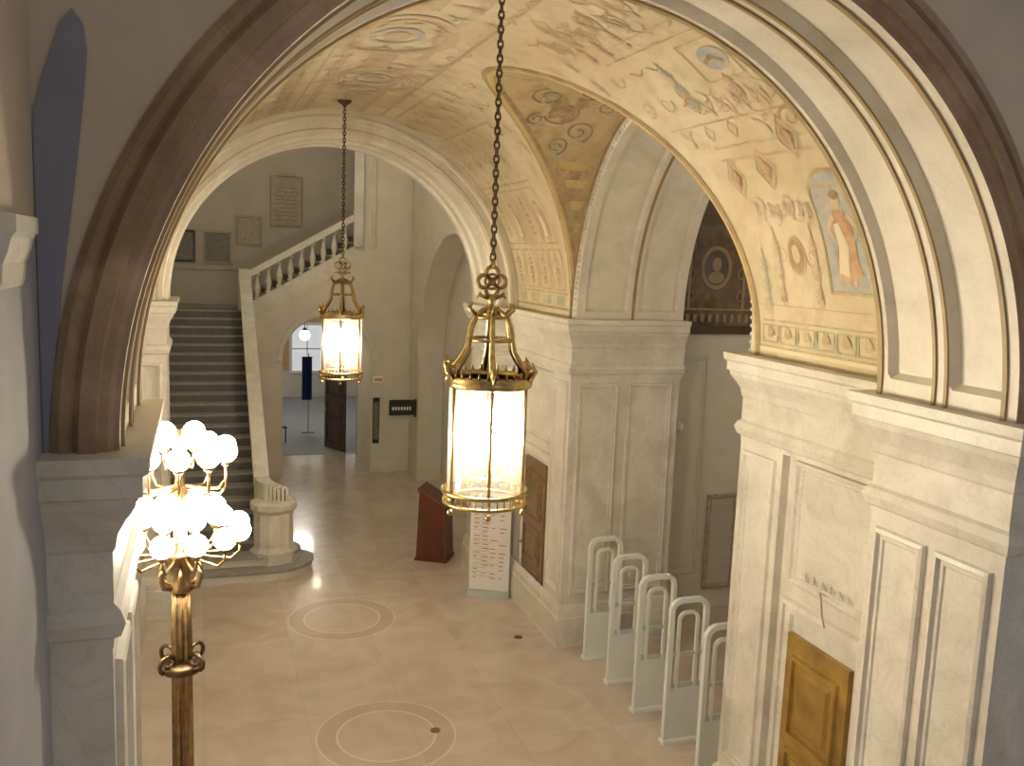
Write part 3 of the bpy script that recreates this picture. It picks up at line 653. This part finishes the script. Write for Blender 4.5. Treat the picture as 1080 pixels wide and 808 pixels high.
# ------------------------------------------------------------------ signs
e=empty('hanging_sign',(4.30,21.4,0)); b=B(); b.box(-.02,.60,-.03,.03,1.60,1.94); b.out('board','sign',e)
b=B(); b.box(.60,.64,-.04,.04,1.55,1.99); b.tube([(-.02,0,1.96),(.63,0,1.96)],.015,6); b.out('bracket','bronze',e)
b=B()
for k in range(7): b.box(.05+.07*k,.09+.07*k,-.036,-.03,1.73,1.81)
b.out('letters','white',e)
e=empty('exit_sign'); B().box(4.04,4.28,YT-.06,YT-.001,2.28,2.44).out('case','white',e)
b=B()
for k in range(4): b.box(4.07+.048*k,4.10+.048*k,YT-.065,YT-.06,2.32,2.40)
b.out('text','exit',e)
e=empty('wall_notice'); B().box(4.04,4.20,YT-.04,YT-.001,.75,1.9).out('board','black',e); B().box(4.06,4.18,YT-.045,YT-.04,.85,1.8).out('sheet','photo2',e)
e=empty('information_kiosk',(4.02,15.62,0)); e.rotation_euler=(0,0,math.radians(-30)); b=B()
b.prism([(-.28,.02),(.28,.02),(.24,1.0),(-.24,1.28)],'y',-.26,.26); b.prism([(-.26,1.27),(.26,.99),(.28,1.03),(-.27,1.33)],'y',-.29,.29); b.box(-.3,.3,-.28,.28,0,.05); b.box(-.18,.18,-.27,-.26,.2,.9); b.out('cabinet','red',e)
e=empty('retractable_banner',(4.12,13.72,0)); e.rotation_euler=(0,0,math.radians(-28)); b=B(); b.box(0,.66,-.008,.0,.1,1.75); b.out('sheet','white',e)
b=B(); b.box(-.02,.68,-.08,.08,0,.09,.01); b.box(0,.66,-.015,.01,1.73,1.77); b.tube([(.33,.03,.05),(.33,.03,1.75)],.012,6); b.out('base','gatein',e)
b=B()
for r_ in range(18):
    for c_ in range(4):
        if random.random()<.6: b.box(.06+.14*c_,.06+.14*c_+random.uniform(.05,.12),-.011,-.008,.3+.07*r_,.312+.07*r_)
b.out('print_red','redink',e)
b=B()
for r_ in range(18): b.box(.05,.05+random.uniform(.2,.55),-.011,-.008,.33+.07*r_,.336+.07*r_)
b.box(.05,.5,-.011,-.008,1.6,1.67); b.out('print_grey','plasterg',e)
# ------------------------------------------------------------------ security gates
def gate(x,y):
    e=empty('security_gate',(x,y,0)); w=.50;h=1.74;r=.15
    def outline(w0,h0,r0,dx,z0):
        return [(dx,z0)]+[(dx+r0-r0*math.cos(a),h0-r0+r0*math.sin(a)) for a in [pi/2*j/8 for j in range(9)]]+[(dx+w0-r0+r0*math.sin(a),h0-r0+r0*math.cos(a)) for a in [pi/2*j/8 for j in range(9)]]+[(dx+w0,z0)]
    b=B(); t=.03
    def loop(O,I,t):
        n=len(O)
        V=[(u,-t,z) for u,z in O]+[(u,-t,z) for u,z in I]+[(u,t,z) for u,z in O]+[(u,t,z) for u,z in I]; F=[]
        for i in range(n-1):
            F.extend([(i,n+i,n+i+1,i+1),(2*n+i,2*n+i+1,3*n+i+1,3*n+i),(i,i+1,2*n+i+1,2*n+i),(n+i,3*n+i,3*n+i+1,n+i+1)])
        b.add(V,F)
    loop(outline(w,h,r,0,0),outline(w-.11,h-.055,r-.05,.055,.0),t)
    b.box(.05,w-.05,-t*.7,t*.7,0.01,.66); b.box(-.02,w+.02,-.06,.06,0,.05,.01)
    loop(outline(.27,1.58,.1,.115,.6),outline(.20,1.545,.07,.15,.6),t*.6)
    b.out('frame','gate',e)
    b=B(); b.box(.06,.44,-.012,.012,.66,.72); b.box(.06,.44,-.014,.014,1.05,1.09); b.out('inner_panel','gatein',e)
for y in (11.0,10.24,9.47,8.71,7.95): gate(5.0,y)
# ------------------------------------------------------------------ lantern
def lantern(x,y,zb,name='hanging_lantern',en=120):
    e=empty(name,(x,y,zb)); b=B(); N=6; r=.28
    b.torus((0,0,.02),r+.02,.014,'z',36); b.torus((0,0,.10),r+.025,.018,'z',36)
    for i in range(36):
        a=2*pi*i/36; b.tube([((r+.02)*math.cos(a),(r+.02)*math.sin(a),.02),((r+.02)*math.cos(a),(r+.02)*math.sin(a),.1)],.006,5)
    for i in range(N):
        a=2*pi*(i+.3)/N; b.sphere(((r+.02)*math.cos(a),(r+.02)*math.sin(a),-.03),.024,8,6)
        b.tube([((r+.012)*math.cos(a),(r+.012)*math.sin(a),.05),((r+.012)*math.cos(a),(r+.012)*math.sin(a),.9)],.012,6)
        pr=[(.295,.93),(.285,.99),(.235,1.05),(.19,1.12),(.175,1.20),(.16,1.29),(.12,1.37),(.06,1.41),(.02,1.42)]
        b.tube([(q*math.cos(a),q*math.sin(a),z) for q,z in pr],[.026,.025,.023,.020,.018,.018,.018,.016,.012],7)
        sc_=[((.315+.05*math.cos(t)*(1-t/8)),.98+.05*math.sin(t)*(1-t/8)) for t in [j*.5 for j in range(11)]]
        b.tube([(q*math.cos(a),q*math.sin(a),z) for q,z in sc_],.014,6)
        b.tube([((r+.03)*math.cos(a),(r+.03)*math.sin(a),.93),((r+.075)*math.cos(a),(r+.075)*math.sin(a),1.0),((r+.05)*math.cos(a),(r+.05)*math.sin(a),1.06)],[.025,.022,.005],6)
        b.tube([(.13*math.cos(a),.13*math.sin(a),1.38),(.18*math.cos(a),.18*math.sin(a),1.42),(.16*math.cos(a),.16*math.sin(a),1.46)],[.014,.014,.004],6)
    b.lathe([(r+.01,.86),(r+.03,.87),(r+.035,.90),(r+.02,.92),(r+.035,.94),(r+.0,.95),(r-.01,.94),(r-.01,.87),(r+.01,.86)],(0,0,0),36)
    for i in range(30):
        a=2*pi*i/30; b.tube([((r+.02)*math.cos(a),(r+.02)*math.sin(a),.94),((r+.035)*math.cos(a),(r+.035)*math.sin(a),.985)],[.014,.003],5)
    b.torus((0,0,1.2),.165,.012,'z',30); b.torus((0,0,1.36),.12,.012,'z',24)
    b.lathe([(.02,1.36),(.07,1.38),(.05,1.42),(.02,1.44),(.018,1.47),(.035,1.485),(.012,1.5)],(0,0,0),16)
    b.lathe([(.012,.2),(.03,.22),(.02,.3),(.012,.35),(.012,1.36)],(0,0,0),10)
    for i in range(8):
        a=2*pi*i/8; b.tube([(0,0,.24),(.08*math.cos(a),.08*math.sin(a),.17),(.15*math.cos(a),.15*math.sin(a),.19),(.165*math.cos(a),.165*math.sin(a),.26)],.008,5)
        b.lathe([(.02,0),(.03,.02),(.014,.03),(.014,.14)],(.165*math.cos(a),.165*math.sin(a),.25),8)
    for (dx,dz) in ((.06,0),(-.06,0),(0,.06),(0,-.06)):
        b.torus((dx,0,1.61+dz),.045,.015,'y',16,6)
    b.torus((0,0,1.61),.052,.010,'y',16,6); b.sphere((0,0,1.61-.115),.022,8,6)
    for sx in (-1,1): b.tube([(sx*.03,0,1.49),(sx*.09,0,1.52),(sx*.11,0,1.49)],[.012,.016,.004],6)
    b.torus((0,0,1.735),.03,.010,'x',14,6)
    b.out('brass_frame','gold',e,True)
    b=B(); z=1.755; k=0; top=(ZS+math.sqrt(R*R-(x-CX)**2)-zb)
    while z<top-.03:
        b.torus((0,0,z+.028),.018,.0075,'x' if k%2 else 'y',10,5,1.9); z+=.048; k+=1
    b.lathe([(.015,top-.10),(.03,top-.07),(.09,top-.03),(.10,top)],(0,0,0),20)
    b.out('chain','bronze',e,True)
    b=B(); n=48; V=[]
    for i in range(n):
        a=2*pi*i/n
        for z in (.10,.88): V.append((r*math.cos(a),r*math.sin(a),z))
    b.add(V,[(2*i,2*((i+1)%n),2*((i+1)%n)+1,2*i+1) for i in range(n)]); b.out('glass_cylinder','glass',e,True)
    b=B()
    for i in range(8):
        a=2*pi*i/8; b.sphere((.165*math.cos(a),.165*math.sin(a),.48),.050,10,8,1.9)
    for i in range(5):
        a=2*pi*i/5; b.sphere((.09*math.cos(a),.09*math.sin(a),.66),.050,10,8,1.7)
    b.out('bulbs','bulb',e,True)
    L=bpy.data.lights.new('lantern_light','POINT'); L.energy=en; L.color=(1,.84,.60); L.shadow_soft_size=.14
    o=bpy.data.objects.new('light',L); o.location=(0,0,.55); bpy.context.collection.objects.link(o); o.parent=e
lantern(1.955,6.18,3.71,en=74); lantern(1.9,13.0,3.68,en=86)
# ------------------------------------------------------------------ candelabra
e=empty('candelabra_lamp_post',(-.15,6.75,0)); b=B()
b.lathe([(.32,0),(.32,.12),(.26,.2),(.24,.45),(.28,.5),(.16,.6),(.12,.75),(.085,.85)],(0,0,0),24)
b.lathe([(.082,.85),(.076,2.7),(.068,3.0)],(0,0,0),60,flute=.25,nf=10)
b.lathe([(.06,3.0),(.09,3.02),(.07,3.06),(.06,3.12),(.10,3.2),(.13,3.28),(.15,3.31),(.10,3.33),(.05,3.36),(.04,3.6),(.06,3.66),(.04,3.72),(.03,3.95),(.05,4.0),(.02,4.05),(.02,4.2)],(0,0,0),20)
for i in range(6):
    a=pi/6+pi/3*i
    b.tube([(.05*math.cos(a),.05*math.sin(a),3.03),(.13*math.cos(a),.13*math.sin(a),3.06),(.16*math.cos(a),.16*math.sin(a),3.15),(.13*math.cos(a),.13*math.sin(a),3.22)],[.018,.024,.02,.004],6)
G=B(); C=B()
for i in range(4):
    a=pi/4+pi/2*i
    sc_=[((.13+.08*math.cos(t)*(1-t/9)),2.5+.065*math.sin(t)*(1-t/9)) for t in [j*.5-1 for j in range(14)]]
    C.tube([(q*math.cos(a),q*math.sin(a),z) for q,z in sc_],.016,6)
C.lathe([(.08,2.38),(.14,2.40),(.16,2.43),(.14,2.46),(.08,2.48)],(0,0,0),20)
for (n,rr,zg,zc) in ((12,.42,3.47,3.32),(8,.26,3.60,3.4),(10,.33,4.05,3.8),(4,.14,4.16,4.0)):
    for i in range(n):
        a=2*pi*(i+.5)/n; ca,sa=math.cos(a),math.sin(a)
        b.tube([(.03*ca,.03*sa,zc-.02),(.5*rr*ca,.5*rr*sa,zc-.05),(.85*rr*ca,.85*rr*sa,zc-.06),(rr*ca,rr*sa,zc),(rr*ca,rr*sa,zg-.09)],.011,6)
        b.lathe([(.012,-.11),(.035,-.09),(.04,-.06),(.03,-.05)],(rr*ca,rr*sa,zg),10)
        G.sphere((rr*ca,rr*sa,zg),.080,14,9)
b.out('bronze_post','postm',e,True); G.out('globes','globe',e,True); C.out('scroll_collar','bronze',e,True)
for z,p in ((3.6,8),(4.25,6)):
    L=bpy.data.lights.new('candelabra_light','POINT'); L.energy=p; L.color=(1,.86,.64); L.shadow_soft_size=.25
    o=bpy.data.objects.new('light',L); o.location=(0,0,z+.1); bpy.context.collection.objects.link(o); o.parent=e
# ------------------------------------------------------------------ near left features
WX=-.575
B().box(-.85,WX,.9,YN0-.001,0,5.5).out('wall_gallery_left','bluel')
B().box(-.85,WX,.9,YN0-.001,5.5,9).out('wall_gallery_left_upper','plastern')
b=B(); b.prism([(WX,5.34),(WX+.01,5.36),(WX+.015,5.42),(WX+.03,5.46),(WX+.04,5.5),(WX+.055,5.52),(WX+.055,5.57),(WX,5.58)],'y',3.1,3.5); b.out('trim_gallery_impost','stone')
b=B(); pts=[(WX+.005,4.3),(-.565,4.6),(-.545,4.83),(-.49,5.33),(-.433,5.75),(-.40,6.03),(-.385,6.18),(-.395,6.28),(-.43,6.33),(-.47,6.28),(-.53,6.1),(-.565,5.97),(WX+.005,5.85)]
b.prism(pts,'y',YN0-.012,YN0-.002); b.out('wall_gallery_recess_daylit','blue')  # flat panel in place of a recess, daylight tint painted on
for i,(x,y) in enumerate(((2.55,9.65),(4.35,11.9))):
    B().lathe([(.06,0),(.06,.006),(.05,.008)],(x,y,0),20).out('floor_drain','drain')
e=empty('door_bracket',(4.89,5.95,0)); b=B()
b.tube([(0,.12,2.78),(-.05,.05,2.84),(-.09,-.02,2.8),(-.1,-.06,2.68),(-.06,-.05,2.58),(-.02,0,2.55)],[.006,.008,.009,.008,.006,.004],6)
b.out('scroll','plaque',e,True)
b=B()
for k in range(6): b.tube([(-.01,.30-.11*k,2.84),(-.035,.27-.11*k,2.92),(-.01,.25-.11*k,2.86)],[.004,.012,.004],5)
b.out('leaves','stone2',e,True)
e=empty('security_camera'); b=B(); b.lathe([(.07,.06),(.07,0),(.06,-.04),(.03,-.07)],(6.95,12.2,3.0),16); b.box(6.93,6.97,12.2,12.3,3.02,3.08); b.out('dome','white',e,True)
# ------------------------------------------------------------------ unseen fill lights, added without any fixture
def point(name,loc,e_,col,r=.3):
    L=bpy.data.lights.new(name,'POINT'); L.energy=e_; L.color=col; L.shadow_soft_size=r; o=bpy.data.objects.new(name,L); o.location=loc; bpy.context.collection.objects.link(o)
point('gallery_fill',(2.2,-.5,6.6),40,(1,.88,.72),.9)
point('stair_hall_fill',(1.8,19,8.0),105,(1,.88,.68),.8)
point('side_room_fill',(8.5,9,5.5),55,(1,.92,.80),.5)
point('reading_room_fill',(3,29,4),110,(1,.95,.88),.4)
point('passage_fill',(2.85,23.4,3.2),10,(1,.85,.6),.1)
w=bpy.data.worlds.new('world'); bpy.context.scene.world=w; w.use_nodes=True; w.node_tree.nodes['Background'].inputs[0].default_value=(1,.95,.93,1); w.node_tree.nodes['Background'].inputs[1].default_value=.25
# ------------------------------------------------------------------ camera
r2=Vector((.9463,-.3210,.0380)).normalized(); fw=Vector((.3231,.9364,-.1373)).normalized(); r2=(r2-fw*r2.dot(fw)).normalized(); up=r2.cross(fw)
cam=bpy.data.cameras.new('camera'); co=bpy.data.objects.new('camera',cam); bpy.context.collection.objects.link(co)
co.matrix_world=Matrix((( r2.x,up.x,-fw.x,0),(r2.y,up.y,-fw.y,0),(r2.z,up.z,-fw.z,H),(0,0,0,1)))
cam.sensor_width=36; cam.lens=960.6/1080*36; cam.clip_start=.05
bpy.context.scene.camera=co
bpy.context.scene.view_settings.view_transform='Standard'; bpy.context.scene.view_settings.exposure=.06
